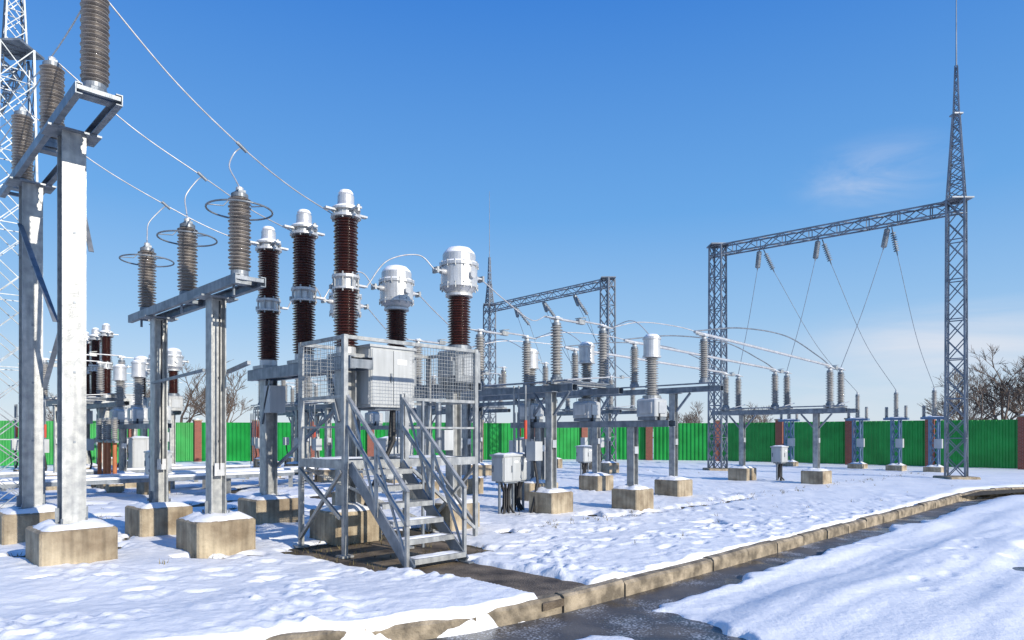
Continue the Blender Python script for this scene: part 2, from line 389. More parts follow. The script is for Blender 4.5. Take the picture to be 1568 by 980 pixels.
for xx in(0,-2.4):
    g.box((xx+.12,0,1.2),(.03,.14,.18),'alu'); g.tube([(xx+.13,.0,1.2),(xx+.13,.0,3.6)],.012,'black',6)
g.obj('surge_arrester_stand',(-4.25,9.8,0),R45)

# ------------------------------------------------------------ circuit breaker
def cabinet(g,c,d):
    x,y,z=c;a,b,h=d
    g.box(c,d,'cab'); g.box((x,y,z+h/2+.02),(a+.06,b+.06,.04),'cab')
    g.box((x+a/2+.008,y-b*.245,z),(.016,b*.46,h*.92),'cab'); g.box((x+a/2+.008,y+b*.225,z),(.016,b*.44,h*.92),'cab'); g.box((x,y-b/2-.008,z),(a*.92,.016,h*.92),'cab')
    g.box((x+a/2+.025,y-b*.06,z),(.02,.03,.14),'galv_d'); g.box((x-a*.36,y-b/2-.025,z),(.03,.02,.14),'galv_d')
    g.box((x+a/2+.018,y+b*.2,z+h*.28),(.004,b*.22,h*.09),'white')
    for q in(-.32,.32):
        g.cyl(x+a/2+.02,y+b*.46,z+q*h-.03,z+q*h+.03,.012,'galv_d',8,.002); g.cyl(x+a*.44,y-b/2-.02,z+q*h-.03,z+q*h+.03,.012,'galv_d',8,.002)
    g.box((x,y,z-h/2-.02),(a*.8,b*.7,.04),'galv_d')
def breaker():
    g=MB(); S=1.365
    for cx_ in(0,2.73):
        g.footing(cx_,0,.84,.5,int(cx_*3)+2); g.hcol(cx_,0,.53,2.72,.24,'galv',rot=True)
    for q in(1,-1): g.ubeam((-.45,q*.2,2.82),(3.2,q*.2,2.82),.2,.08,.014,'galv_d',side=q)
    for cx_ in(-.43,.7,2.0,3.17): g.bar((cx_,-.19,2.8),(cx_,.19,2.8),.06,.14,'galv_d')
    for q in(.35,2.4): g.bar((q,-.12,2.7),(2.73 if q>1 else 0,-.12,1.9),.06,.06,'galv_d')
    g.bar((.1,.12,1.1),(2.6,.12,2.3),.05,.05,'galv_d')
    for i in range(3):
        x=i*S
        g.box((x,0,2.955),(.44,.42,.06),'galv'); g.cyl(x,0,2.98,3.1,.16,'alu')
        g.insul(x,0,3.1,4.0,.13,.20,20,'brown',28,False)
        g.lathe([(.14,4.0),(.22,4.01),(.22,4.04),(.16,4.06),(.16,4.18),(.22,4.2),(.22,4.24),(.14,4.25)],x,0,'alu',24,False)
        for a in range(8):
            t=a*math.pi/4; g.cyl(x+.2*math.cos(t),.2*math.sin(t),3.97,4.28,.014,'galv',6,.003)
        g.bar((x-.42,0,4.12),(x-.15,0,4.12),.1,.03,'alu'); g.bar((x,.15,4.12),(x,.38,4.12),.1,.03,'alu'); g.box((x-.38,0,4.12),(.05,.14,.07),'galv')
        g.insul(x,0,4.25,5.15,.125,.195,20,'brown',28,False)
        g.lathe([(.14,5.15),(.24,5.16),(.24,5.2),(.17,5.22),(.17,5.27),(.23,5.28),(.23,5.31),(.15,5.34),(.13,5.42),(.13,5.52),(.10,5.56),(0.02,5.58)],x,0,'alu',24,False)
        for a in range(8):
            t=a*math.pi/4; g.cyl(x+.21*math.cos(t),.21*math.sin(t),5.13,5.24,.014,'galv',6,.003)
        g.lathe([(.232,5.305),(.21,5.335),(.155,5.355),(.14,5.37)],x,0,'snow',20)
        g.lathe([(.11,5.55),(.12,5.565),(.09,5.61),(.03,5.63)],x,0,'snow',16)
        for q in(-1,1):
            g.bar((x+q*.2,0,5.26),(x+q*.40,0,5.26),.09,.03,'alu'); g.bar((x,q*.2,5.26),(x,q*.38,5.26),.09,.03,'alu')
            g.cyl(x+q*.37,0,5.2,5.31,.03,'galv',8)
    cabinet(g,(2.73,.66,2.62),(.72,.86,.96))
    g.bar((2.45,.1,2.3),(2.45,.23,2.3),.06,.06,'galv_d')
    g.tube([(2.9,.8,2.14),(2.9,.8,1.6),(2.8,.5,.9),(2.75,.3,.4)],.04,'black',8)
    g.tube([(2.7,.9,2.14),(2.72,.85,1.5),(2.72,.5,.6),(2.7,.4,.0)],.03,'black',8)
    g.box((.25,0,2.35),(.25,.3,.5),'cab')
    return g
bk=breaker().mesh('circuit_breaker')
put(bk,'circuit_breaker',(-4.6,12.9,0)); 
put(bk,'circuit_breaker.001',(-16.3,26.1,0))

# ------------------------------------------------------------ current transformers
def ct():
    g=MB()
    g.box((0,0,2.88),(.56,.56,.56),'galv',.03); g.box((.29,0,2.86),(.03,.3,.3),'cab'); g.box((0,-.29,2.86),(.3,.03,.34),'cab')
    g.cyl(.2,-.32,2.7,2.95,.05,'galv_d',10)
    g.cyl(0,0,3.16,3.25,.22,'galv_d',24)
    g.insul(0,0,3.25,4.1,.14,.205,19,'brown',28,False)
    g.lathe([(.17,4.1),(.24,4.11),(.24,4.15),(.22,4.17),(.30,4.24),(.335,4.26),(.335,4.3),(.32,4.31),(.32,4.62),(.345,4.63),(.345,4.68),(.32,4.69),(.29,4.72),(.29,4.84),(.2,4.93),(.05,4.96)],0,0,'alu',32,False)
    for a in range(14):
        t=a*2*math.pi/14; g.cyl(.333*math.cos(t),.333*math.sin(t),4.6,4.71,.013,'galv',6,.003); g.cyl(.325*math.cos(t),.325*math.sin(t),4.22,4.33,.013,'galv',6,.003)
    g.lathe([(.288,4.835),(.27,4.88),(.2,4.955),(.08,4.99),(.02,4.995)],0,0,'snow',24)
    g.lathe([(.343,4.675),(.33,4.70),(.295,4.715)],0,0,'snow',24)
    for q in(-1,1):
        g.tube([(0,q*.3,4.5),(0,q*.42,4.5)],.05,'alu',12); g.bar((0,q*.4,4.5),(0,q*.56,4.5),.1,.03,'alu'); g.box((0,q*.52,4.5),(.14,.04,.1),'galv')
        g.tube([(q*.3,0,4.45),(q*.38,0,4.45)],.06,'alu',12)
    return g.mesh('current_transformer')
ctm=ct()
g=MB()
for i,x in enumerate((-.15,-3.4)):
    g.footing(x,0,.68,.5,i+20); g.hcol(x,0,.53,2.45,.2,'galv',rot=True)
for q in(1,-1): g.ubeam((-4.1,q*.16,2.525),(.4,q*.16,2.525),.14,.06,.012,'galv_d',side=q)
for x in(0,-1.87,-3.74): g.box((x,0,2.592),(.5,.5,.012),'galv')
g.box((-.1,-.25,1.6),(.25,.2,.35),'cab')
cts=g.mesh('current_transformer_stand')
for k,(X,Y) in enumerate(((-.93,12.0),(-12.9,26.0))):
    put(cts,'current_transformer_stand',(X,Y,0))
    for i in range(3): put(ctm,'current_transformer',(X-i*1.87*S2,Y+i*1.87*S2,0))

# ------------------------------------------------------------ platform with stairs
def platform():
    g=MB(); W=1.22; D=2.4; zd=1.34; K='galv'
    posts=[(0,0),(-W,0),(0,D),(-W,D),(0,1.02)]
    for x,y in posts:
        zt=3.07 if (x,y)!=(0,1.02) else 2.3
        g.bar((x,y,-.1),(x,y,zt),.065,.065,K); g.box((x,y,.03),(.18,.18,.03),K)
    for z,t in((3.04,.05),(2.22,.045)):
        g.bar((-.034,0,z),(-W+.034,0,z),t,t,K); g.bar((-.034,D,z),(-W+.034,D,z),t,t,K)
        if z>3: g.bar((0,.034,z),(0,D-.034,z),t,t,K)
        else: g.bar((0,1.06,z),(0,D-.034,z),t,t,K)
        g.bar((-W,D-.034,z),(-W,1.75,z),t,t,K)
        g.bar((-W,.034,z),(-W,.55,z),t,t,K)
    g.bar((0,1.06,1.8),(0,D-.034,1.8),.03,.03,K); g.bar((-.034,0,1.8),(-W+.034,0,1.8),.03,.03,K); g.bar((-.034,D,1.8),(-W+.034,D,1.8),.03,.03,K)
    def mesh(p0,p1,z0,z1,sp=.055,w=.0045):
        p0=Vector(p0);p1=Vector(p1);L=(p1-p0).length;n=int(L/sp)
        for i in range(1,n):
            p=p0+(p1-p0)*i/n; g.bar((p.x,p.y,z0),(p.x,p.y,z1),w,w,'galv')
        m=int((z1-z0)/sp)
        for j in range(1,m):
            z=z0+(z1-z0)*j/m; g.bar((p0.x,p0.y,z),(p1.x,p1.y,z),w,w*.9,'galv')
    mesh((-.034,0,0),(-W+.034,0,0),2.24,3.02); mesh((-.034,D,0),(-W+.034,D,0),2.24,3.02)
    mesh((0,1.1,0),(0,D-.034,0),2.24,3.02); mesh((-W,.034,0),(-W,.55,0),2.24,3.02); mesh((-W,1.8,0),(-W,D-.03,0),2.24,3.02)
    for y in(0,D): g.bar((-.034,y,zd-.06),(-W+.034,y,zd-.06),.06,.12,K)
    for x in(0,-W): g.bar((x,.034,zd-.06),(x,D-.034,zd-.06),.06,.12,K)
    y=.06
    while y<D-.05: g.bar((-.03,y,zd-.02),(-W+.03,y,zd-.02),.006,.035,'galv_d'); y+=.035
    x=-.1
    while x>-W+.05: g.bar((x,.034,zd-.014),(x,D-.034,zd-.014),.012,.012,'galv_d'); x-=.1
    g.snowcap(-W+.35,.5,zd,.5,.8,.03,3); g.snowcap(-.5,1.8,zd,.6,.9,.03,4)
    for (a,b) in(((-.03,-.035,zd-.15),(-W+.03,-.035,.15)),((-W+.03,-.05,zd-.15),(-.03,-.05,.55)),((.035,1.1,zd-.15),(.035,D-.05,.2)),((-W-.035,.1,zd-.15),(-W-.035,D-.1,.2)),((-.03,D+.035,zd-.15),(-W+.03,D+.035,.2)),((-W+.02,D+.05,zd-.1),(-.02,D+.05,.2))):
        g.bar(a,b,.045,.045,K)
    y0,y1=.06,.92; run=1.45; n=6
    for y in(y0,y1):
        g.bar((.03,y,zd-.08),(run,y,.02),.03,.17,'galv_d',up=(0,0,1)); g.box((run+.02,y,.02),(.2,.09,.03),'galv_d')
    for i in range(n):
        t=(i+.75)/(n+.15); x=.03+(run-.03)*t; z=zd-.02+( .05-zd)*t
        g.box((x,(y0+y1)/2,z+.03),(.24,y1-y0-.034,.03),K); g.box((x+.12,(y0+y1)/2,z+.01),(.012,y1-y0-.036,.06),K)
        if i>2: g.snowcap(x-.01,(y0+y1)/2,z+.047,.2,y1-y0-.1,.02,i)
    for y in(y0-.035,y1+.035):
        for h in(.92,.5):
            g.bar((.0,y,zd-.02+h),(run-.04,y,.06+h-.0),.045,.045,K,up=(0,1,0))
        g.bar((run-.06,y,.0),(run-.06,y,1.0),.045,.045,K); g.bar((.72,y+.0,zd*.5-.05),(.72,y,zd*.5+.9),.04,.04,K)
        g.bar((.0,y,zd-.1),(.0,y,zd+.95),.045,.045,K)
        g.bar((.10,y*1.0,zd+.82),(.70,y,zd*.5+.1),.035,.02,K,up=(0,1,0)); g.bar((.75,y,zd*.5+.75),(run-.1,y,.2),.035,.02,K,up=(0,1,0))
    g.tube([(.05,1.3,2.2),(.05,1.3,.0)],.025,'galv_d')
    g.tube([(-.45,2.0,2.2),(-.45,2.0,1.4)],.05,'galv_d')
    return g
platform().obj('service_platform',(-2.29,9.35,0),R45)

# ------------------------------------------------------------ disconnectors
def disconnector(phases,yy,z,ih,cols,rod=True,foot=.68,colw=.17,pitch_n=17,mid=True):
    g=MB(); x0=min(phases)-.5;x1=max(phases)+.5
    for i,(cx_,cy_) in enumerate(cols):
        g.footing(cx_,cy_,foot,.5,i+31); g.hcol(cx_,cy_,.53,z-.27,colw,'galv',rot=True); g.box((cx_,cy_,z-.262),(.34,.34,.016),'galv_d')
        g.bar((cx_-.5,cy_,z-.27),(cx_-.08,cy_,z-.75),.05,.05,'galv_d'); g.bar((cx_+.5,cy_,z-.27),(cx_+.08,cy_,z-.75),.05,.05,'galv_d')
        g.box((cx_+colw/2+.01,cy_,1.5),(.02,colw*.7,.16),'alu')
        if rod:
            g.box((cx_-.2,cy_-.3,1.35),(.26,.22,.4),'cab'); g.tube([(cx_-.2,cy_-.3,1.15),(cx_-.15,cy_-.25,.7),(cx_-.2,cy_-.4,0)],.03,'black',8)
    for y in yy:
        g.ubeam((x0,y-.08,z-.18),(x1,y-.08,z-.18),.14,.06,.012,'galv_d',-1); g.ubeam((x0,y+.08,z-.18),(x1,y+.08,z-.18),.14,.06,.012,'galv_d',1)
    ya,yb=min(yy),max(yy)
    for pi,x in enumerate(phases):
        if yb>ya:
            for q in(-.09,.09): g.bar((x+q,ya-.25,z-.06),(x+q,yb+.25,z-.06),.05,.09,'galv')
            g.tube([(x+.2,ya,z-.03),(x+.2,yb,z-.03)],.018,'galv_d')
        for y in((ya,yb) if yb>ya else (ya,)):
            g.cyl(x,y,z-.03,z+.05,.13,'galv_d',14); g.insul(x,y,z+.05,z+.05+ih,.075,.135,pitch_n,'greyl',20)
            zt=z+.05+ih; g.cyl(x,y,zt,zt+.07,.06,'alu',12); g.box((x,y,zt+.09),(.16,.2,.04),'alu')
            s=-1 if y==ya else 1
            g.bar((x,y+s*.1,zt+.09),(x,y+s*.34,zt+.09),.09,.02,'alu'); g.snowcap(x,y,zt+.11,.14,.18,.04,pi)
        if yb>ya:
            zt=z+.14+ih; 
            g.tube([(x,ya+.05,zt),(x,(ya+yb)/2+.05,zt)],.028,'alu',10); g.tube([(x,(ya+yb)/2-.05,zt+.045),(x,yb-.05,zt+.045)],.022,'alu',10)
            g.box((x,(ya+yb)/2,zt+.02),(.1,.2,.1),'galv'); g.bar((x,(ya+yb)/2-.1,zt+.09),(x,(ya+yb)/2+.1,zt+.12),.16,.015,'galv')
            g.tube([(x+.3,ya-.1,z-.02),(x+.3,ya+.9*(yb-ya),z+.12)],.016,'alu',8)
    g.tube([(x0,ya-.22,z-.05),(x1,ya-.22,z-.05)],.02,'galv_d')
    if rod:
        for (cx_,cy_) in cols[:2]:
            rx=cx_-.55
            g.tube([(rx,cy_-.2,1.2),(rx,cy_-.2,z-.1)],.022,'galv_d'); g.tube([(rx,cy_-.2,1.6),(rx,cy_-.2,2.0)],.035,'red',10)
            g.tube([(rx-.2,cy_-.2,1.2),(rx-.2,cy_-.2,z-.1)],.02,'galv_d'); g.tube([(rx-.35,cy_-.2,.2),(rx-.35,cy_-.2,z-.1)],.02,'galv')
    return g
dm=disconnector([0,-2.4,-4.8],[0,1.6],2.85,1.15,[(-.05,-.12),(-4.5,-.12),(-2.3,1.6),(-4.7,1.6)]).mesh('disconnector_switch')
put(dm,'disconnector_switch',(.94,14.4,0))
for k,(X,Y) in enumerate(((-6.2,23.5),(-13.5,20.5),(-1.6,27.0),(-17,31),(4.2,29),(-9,30.5))): put(dm,'disconnector_switch',(X,Y,0))
rd=disconnector([0,-2.15,-4.3],[0],3.05,1.05,[(-.9,0),(-3.5,0)],False,.74).mesh('busbar_support'); put(rd,'busbar_support',(4.95,17.6,0))
re_=disconnector([0,-1.8,-3.6],[0,.95],2.65,1.05,[(-.6,.45),(-3.2,.45)],False,.74).mesh('disconnector_switch_small'); put(re_,'disconnector_switch',(10.2,21.9,0))
put(rd,'busbar_support',(-8.2,27.5,0)); put(rd,'busbar_support',(-20.5,25,0)); put(rd,'busbar_support',(1.2,24.5,0))

# ------------------------------------------------------------ voltage transformers
def vt():
    g=MB(); g.box((0,0,2.27),(.5,.46,.38),'cab',.03); g.box((0,-.24,2.27),(.3,.03,.24),'alu'); g.box((.26,0,2.27),(.03,.26,.24),'alu'); g.cyl(0,0,2.46,2.54,.2,'galv',18)
    g.snowcap(0,0,2.46,.46,.42,.04,2)
    g.insul(0,0,2.54,3.35,.09,.15,16,'greyl',22,False)
    g.lathe([(.12,3.35),(.2,3.36),(.2,3.4),(.18,3.41),(.18,3.74),(.2,3.75),(.2,3.79),(.12,3.83),(.02,3.84)],0,0,'alu',24,False); g.lathe([(.19,3.79),(.12,3.86),(.02,3.88)],0,0,'snow',16)
    g.bar((0,.18,3.6),(0,.34,3.6),.08,.02,'alu'); g.bar((.25,-.1,2.2),(.25,-.1,1.9),.04,.04,'black')
    return g.mesh('voltage_transformer')
vm=vt()
g=MB()
for i,x in enumerate((-.5,-3.3)): g.footing(x,0,.68,.5,i+50); g.hcol(x,0,.53,1.86,.18,'galv',rot=True); g.box((x+.1,0,1.35),(.02,.14,.16),'alu')
for q in(1,-1): g.ubeam((-4.2,q*.14,1.93),(.5,q*.14,1.93),.14,.06,.012,'galv_d',side=q)
for x in(0,-1.8,-3.6): g.box((x,0,2.04),(.44,.42,.07),'galv_d')
vsm=g.mesh('voltage_transformer_stand')
for X,Y in((3.03,14.8),(-3.6,22.8),(-9.6,18.6)):
    put(vsm,'voltage_transformer_stand',(X,Y,0))
    for i in range(3): put(vm,'voltage_transformer',(X-i*1.8*S2,Y+i*1.8*S2,0))

# ------------------------------------------------------------ marshalling boxes with cables
def mbox(seed):
    r=random.Random(seed); g=MB(); cabinet(g,(0,0,.98),(.36,.5,.52)); g.snowcap(0,0,1.28,.4,.54,.04,seed)
    for i in range(9):
        a=i*.7; g.tube([(.12*math.cos(a),.18*math.sin(a),.72),(.05*math.cos(a),.06*math.sin(a),.5),(.06*math.cos(a),.07*math.sin(a),.22),(.16*math.cos(a)+r.uniform(-.1,.1),.18*math.sin(a),-.02)],.02,'black',6)
    for q in(-1,1): g.bar((0,q*.2,-.05),(0,q*.2,.72),.04,.04,'galv_d')
    return g.mesh('terminal_box')
for X,Y,s in((-.12,14.3,1),(9.4,24,2),(2.6,24.5,3),(-8.8,17.0,4),(.1,14.75,5)): put(mbox(s),'terminal_box',(X,Y,0))
g=MB(); cabinet(g,(0,0,1.0),(.5,.8,1.1)); 
for q in(-1,1): g.bar((0,q*.35,-.1),(0,q*.35,.44),.06,.06,'galv_d')
g.snowcap(0,0,1.59,.5,.8,.05,8); cm=g.mesh('switch_cabinet')
for X,Y in((-12.4,23.0),(-3.4,19.6),(.6,19.2)): put(cm,'switch_cabinet',(X,Y,0))
g=MB(); 
for x in(-.3,.3):
    g.footing(x,0,.4,.25,90); g.tube([(x,0,.3),(x,0,1.5)],.06,'orange',12); g.insul(x,0,1.5,2.2,.06,.11,10,'greyl',14)
g.bar((-.5,0,1.48),(.5,0,1.48),.1,.06,'galv_d'); om=g.mesh('auxiliary_insulator_stand')
for X,Y in((-11.9,20.3),(-12.6,21)): put(om,'auxiliary_insulator_stand',(X,Y,0))

# ------------------------------------------------------------ surge arresters near fence
g=MB(); g.footing(0,0,.7,.3,70)
g.lattice((0,0,.3),(0,0,2.35),.32,.32,4,.06,.035,'blue')
g.box((0,0,2.4),(1.0,.3,.1),'blue'); g.snowcap(0,0,2.45,.9,.28,.05,4); g.insul(0,.0,2.45,3.6,.07,.12,16,'greyl',14); g.cyl(0,0,3.6,3.7,.05,'alu',10)
g.insul(-.4,0,2.45,2.95,.05,.09,8,'greyl',12); g.insul(.4,0,2.45,3.0,.05,.09,8,'greyl',12); g.box((.2,-.2,1.3),(.3,.2,.4),'cab')
am=g.mesh('line_surge_arrester')
AR=[(16.5,32.6),(17.5,31.1),(18.25,29.5),(14.2,35)]
for X,Y in AR: put(am,'line_surge_arrester',(X,Y,0))

# ------------------------------------------------------------ gantries and masts
def portal(A,B,h,mastA=None,name='steel_gantry',m1=3.2,m2=1.8,rod=3.2,w1=.55):
    g=MB(); A=Vector((*A,0));B=Vector((*B,0)); d=(B-A).normalized()
    for P,ht in((A,h),(B,h)):
        g.box((P.x,P.y,.0),(1.1,1.1,.3),'conc',.03); g.lattice(P+Vector((0,0,.1)),P+Vector((0,0,ht)),.62,.56,14,.065,.035,'lattice',d,True)
    g.lattice(A+Vector((0,0,h-.22))-d*.3,B+Vector((0,0,h-.22))+d*.3,.42,.42,18,.055,.032,'lattice',(0,0,1))
    for P in(A,B): g.box((P.x,P.y,h+.03),(.8,.8,.05),'lattice')
    if mastA is not None:
        P=mastA; P=Vector((*P,0)); g.lattice(P+Vector((0,0,h)),P+Vector((0,0,h+m1)),w1,.2,9,.055,.03,'lattice',d,True)
        g.box((P.x,P.y,h+m1),(.32,.32,.05),'lattice')
        g.lattice(P+Vector((0,0,h+m1)),P+Vector((0,0,h+m1+m2)),.18,.08,7,.035,.02,'lattice',d,True)
        g.tube([P+Vector((0,0,h+m1+m2)),P+Vector((0,0,h+m1+m2+rod))],.025,'lattice',6,.012)
    return g.obj(name)
portal((9.4,31.2),(16.4,25.2),10.3,(16.4,25.2))
portal((5.3,37.8),(-1.5,45.5),10.3,(-1.5,45.5),m1=1.4,m2=1.8,rod=4.4,w1=.4)
g=MB(); P=Vector((-11.15,15.3,0)); g.lattice(P,P+Vector((0,0,10.3)),.95,.62,13,.045,.02,'galv_d',(S2,-S2,0),True)
g.lattice(P+Vector((0,0,10.3)),P+Vector((0,0,14)),.4,.1,9,.035,.018,'galv_d',(S2,-S2,0),True); g.box((P.x,P.y,10.33),(.8,.8,.05),'galv_d')
Q=Vector((-18,22,0)); g.lattice(Q,Q+Vector((0,0,10.3)),.95,.62,13,.05,.025,'galv_d',(S2,-S2,0),True)
g.lattice(P+Vector((0,0,10.1)),Q+Vector((0,0,10.1)),.4,.4,18,.045,.025,'galv_d',(0,0,1)); g.obj('steel_gantry')

# ------------------------------------------------------------ wires and busbars
def sag(p0,p1,s,n=16):
    p0=Vector(p0);p1=Vector(p1); return [p0.lerp(p1,i/n)-Vector((0,0,4*s*(i/n)*(1-i/n))) for i in range(n+1)]
def bez(P,n=20):
    P=[Vector(p) for p in P]
    Q=[P[0]*2-P[1]]+P+[P[-1]*2-P[-2]]; o=[]
    for i in range(1,len(Q)-2):
        for k in range(n):
            t=k/n;a,b,c,d=Q[i-1],Q[i],Q[i+1],Q[i+2]
            o.append(.5*((2*b)+(c-a)*t+(2*a-5*b+4*c-d)*t*t+(3*b-a-3*c+d)*t**3))
    o.append(P[-1]); return o
def LW(O,x,y,z):
    return Vector((O[0]+(x+y)*S2,O[1]+(-x+y)*S2,z))
def wire(pts,r=.012,k='wire',name='overhead_wire'):
    g=MB(); g.tube(pts,r,k,8); return g.obj(name)
SA=(-5.74,8.9);SB=(-4.25,9.8);BR=(-4.6,12.9);CT=(-.93,12.0);DS=(.94,14.4);RD=(4.95,17.6);RE=(10.2,21.9)
taps=[(-3.80,9.6,5.74),(-4.9,10.8,5.78),(-6.18,12.2,5.79)]
for i in range(3):
    a=LW(SA,[1.1,-1.1,-3.2][i],0,7.04); t=Vector(taps[i]); b=LW(BR,(2-i)*1.365-.37,0,5.31)
    mid=a.lerp(t,.5)-Vector((0,0,.10)); m2=t.lerp(b,.5)-Vector((0,0,.06))
    wire(bez([a,mid,t,m2,b]),.010)
    e=LW(SB,[.8,-1.1,-3.0][i],0,5.04)
    q=[t,t+Vector((-.10,-.02,-.10)),t.lerp(e,.45)+Vector((-.16,0,-.02)),e.lerp(t,.18)+Vector((-.06,0,0)),e]
    wire(bez(q,8),.010)
    wire([t+Vector((-.05,-.05,.05)),t+Vector((.05,.05,-.05))],.025,'galv_d','wire_clamp')
    p=LW(BR,(2-i)*1.365,.38,4.12); c=LW(CT,-i*1.87,-.54,4.5)
    wire(bez([p,p.lerp(c,.3)+Vector((0,0,.35)),p.lerp(c,.75)+Vector((0,0,.32)),c]),.011)
    c2=LW(CT,-i*1.87,.54,4.5); dd=LW(DS,-i*2.4,-.33,4.16)
    wire(bez([c2,c2.lerp(dd,.35)+Vector((0,0,-.15)),c2.lerp(dd,.75)+Vector((0,0,-.25)),dd]),.011)
    d2=LW(DS,-i*2.4,1.9,4.16); r=LW(RD,-i*2.15,0,4.28)
    wire(bez([d2,d2.lerp(r,.3)+Vector((0,0,.18)),d2.lerp(r,.7)+Vector((0,0,.14)),r]),.013)
    r2=LW(RE,-i*1.8,0,3.9); v=LW((3.03,14.8),-i*1.8,.3,3.62)
    wire([r+(r-r2).normalized()*.4,r2],.04,'alu','tubular_busbar')
    wire(bez([r+Vector((-.3,-.2,.05)),r.lerp(r2,.25)+Vector((0,0,.42)),r.lerp(r2,.6)+Vector((0,0,.55)),r.lerp(r2,.88)+Vector((0,0,.22)),r2]),.018,'galv_d')
    wire(bez([v,v.lerp(d2,.5)+Vector((0,0,.35)),d2]),.010)
def string(top,bot,name='insulator_string'):
    top=Vector(top);bot=Vector(bot); d=bot-top; L=d.length
    q=MB(); pr=[(.02,0)]
    n=9
    for i in range(n):
        b=.2+i*(L-.35)/n; p=(L-.35)/n; pr+=[(.025,b),(.11,b+.5*p),(.11,b+.6*p),(.025,b+.75*p)]
    pr.append((.02,L)); q.lathe(pr,0,0,'galv_d',12)
    R=Vector((0,0,1)).rotation_difference(d).to_matrix()
    q.v=[tuple(R@Vector(v)+top) for v in q.v]; return q.obj(name)
A=Vector((9.4,31.2,9.85));B=Vector((16.4,25.2,9.85))
for i,t in enumerate((.756,.475,.209)):
    p=A.lerp(B,t)
    e=LW(RE,-i*1.8,.95,3.9); f=Vector((*AR[[2,1,0][i]],3.7))
    b1=p+(e-p).normalized()*1.0+Vector((0,0,-.35)); b2=p+Vector((.25,.2,0))+(f-p).normalized()*.9+Vector((0,0,-.3))
    string(p,b1); string(p+Vector((.25,.2,0)),b2)
    wire(bez([b1,b1.lerp(e,.5)+Vector((0,0,-.15)),e]),.011,'galv_d'); wire(bez([b2,b2.lerp(f,.5)+Vector((.0,0,-.55)),f]),.011,'galv_d')
A=Vector((5.3,37.8,9.85));B=Vector((-1.5,45.5,9.85))
for i,t in enumerate((.25,.5,.75)):
    p=A.lerp(B,t); e=LW((4.2,29),-i*2.4,1.6,4.1); b1=p+(e-p).normalized()*1.2+Vector((0,0,-.3)); string(p,b1)
    wire(bez([b1,b1.lerp(e,.5)+Vector((0,0,-.6)),e]),.014,'galv_d')
    b2=p+Vector((1,1.5,-1.)); string(p,b2); wire(bez([b2,b2+Vector((1,1,-3)),b2+Vector((1.5,2,-6))]),.014,'galv_d')
for i in range(3):
    a=Vector((-11.15,15.3,9.9)).lerp(Vector((-18,22,9.9)),.15+.3*i); b=LW(SA,[1.1,-1.1,-3.2][i],0,7.04)
    wire(sag(a,b,.4),.011)

# ------------------------------------------------------------ cable trough on short posts
g=MB()
for k,(o,L) in enumerate((((-13.5,14.2),9.5),((-14.2,15.6),10.5),((-10.2,20.5),8),((-16,18.5),9))):
    O=Vector((*o,0)); d=Vector((S2,S2,0))*L
    g.bar(O+Vector((0,0,.5)),O+d+Vector((0,0,.5)),.5,.1,'galv_d'); g.bar(O+Vector((0,0,.575)),O+d+Vector((0,0,.575)),.44,.05,'snow')
    n=int(L/1.6)
    for i in range(n+1):
        p=O+d*i/n; g.bar(p+Vector((0,0,-.1)),p+Vector((0,0,.45)),.1,.1,'galv'); 
g.obj('cable_trough')

# ------------------------------------------------------------ bare trees
def tree(seed,H,spread=.55):
    r=random.Random(seed); g=MB()
    def br(p,d,L,rad,lv):
        n=3; pts=[p]; q=p.copy(); dd=d.copy()
        for i in range(n):
            dd=(dd+Vector((r.uniform(-1,1),r.uniform(-1,1),r.uniform(-.3,.6)))*.16).normalized(); q=q+dd*L/n; pts.append(q.copy())
        g.tube(pts,rad,'bark',5 if lv<2 else 3,rad*.6,cap=False)
        if lv>=5: return
        k=r.randint(3,4) if lv<4 else 6
        for i in range(k):
            t=r.uniform(.35,1.) if i else 1.0; b=pts[0].lerp(pts[-1],t) if t<1 else pts[-1]
            if t<1: b=pts[min(n-1,int(t*n))].lerp(pts[min(n,int(t*n)+1)],t*n-int(t*n))
            ax=Vector((r.uniform(-1,1),r.uniform(-1,1),r.uniform(-.2,.5))).normalized()
            nd=(dd+ax*(spread if i else .25)*1.5).normalized(); br(b,nd,L*r.uniform(.55,.8),max(rad*.55,.016),lv+1)
    br(Vector((0,0,-.2)),Vector((0,0,1)),H*.33,H*.018,0)
    return g.mesh('bare_tree')
TM=[tree(11,10),tree(23,8.5,.65),tree(31,9.2,.6)]
rt=random.Random(9)
for X,Y,i,s in ((-33,68,0,1.15),(-30,70,2,1.15),(-35.5,70,1,1.15),(-31.5,74,1,1.1),(-33.5,66,2,1.0),(46,64,0,1.1),(49,66,1,1.3),(43.5,64,2,1.0),(52,64,2,1.3),(46.5,70,2,1.2),(50.5,70,0,1.25),(47.5,61,1,1.0),(55,70,0,1.2),(41,62,1,.6),(44,66,0,.95),(60,66,1,1),(17,72,1,.72),(19,70,2,.7),(15,75,0,.6),(17,76,2,.75),(20,78,1,.7),(26,75,1,.8),(28,78,2,.7),(-22,75,1,.55),(-45,70,0,.7),(-40,72,1,.8),(-12,80,2,.5),(65,60,0,1),(70,62,2,1)):
    o=put(TM[i],'bare_tree',(X,Y,-.1),rt.uniform(0,6)); o.scale=(s,s,s)

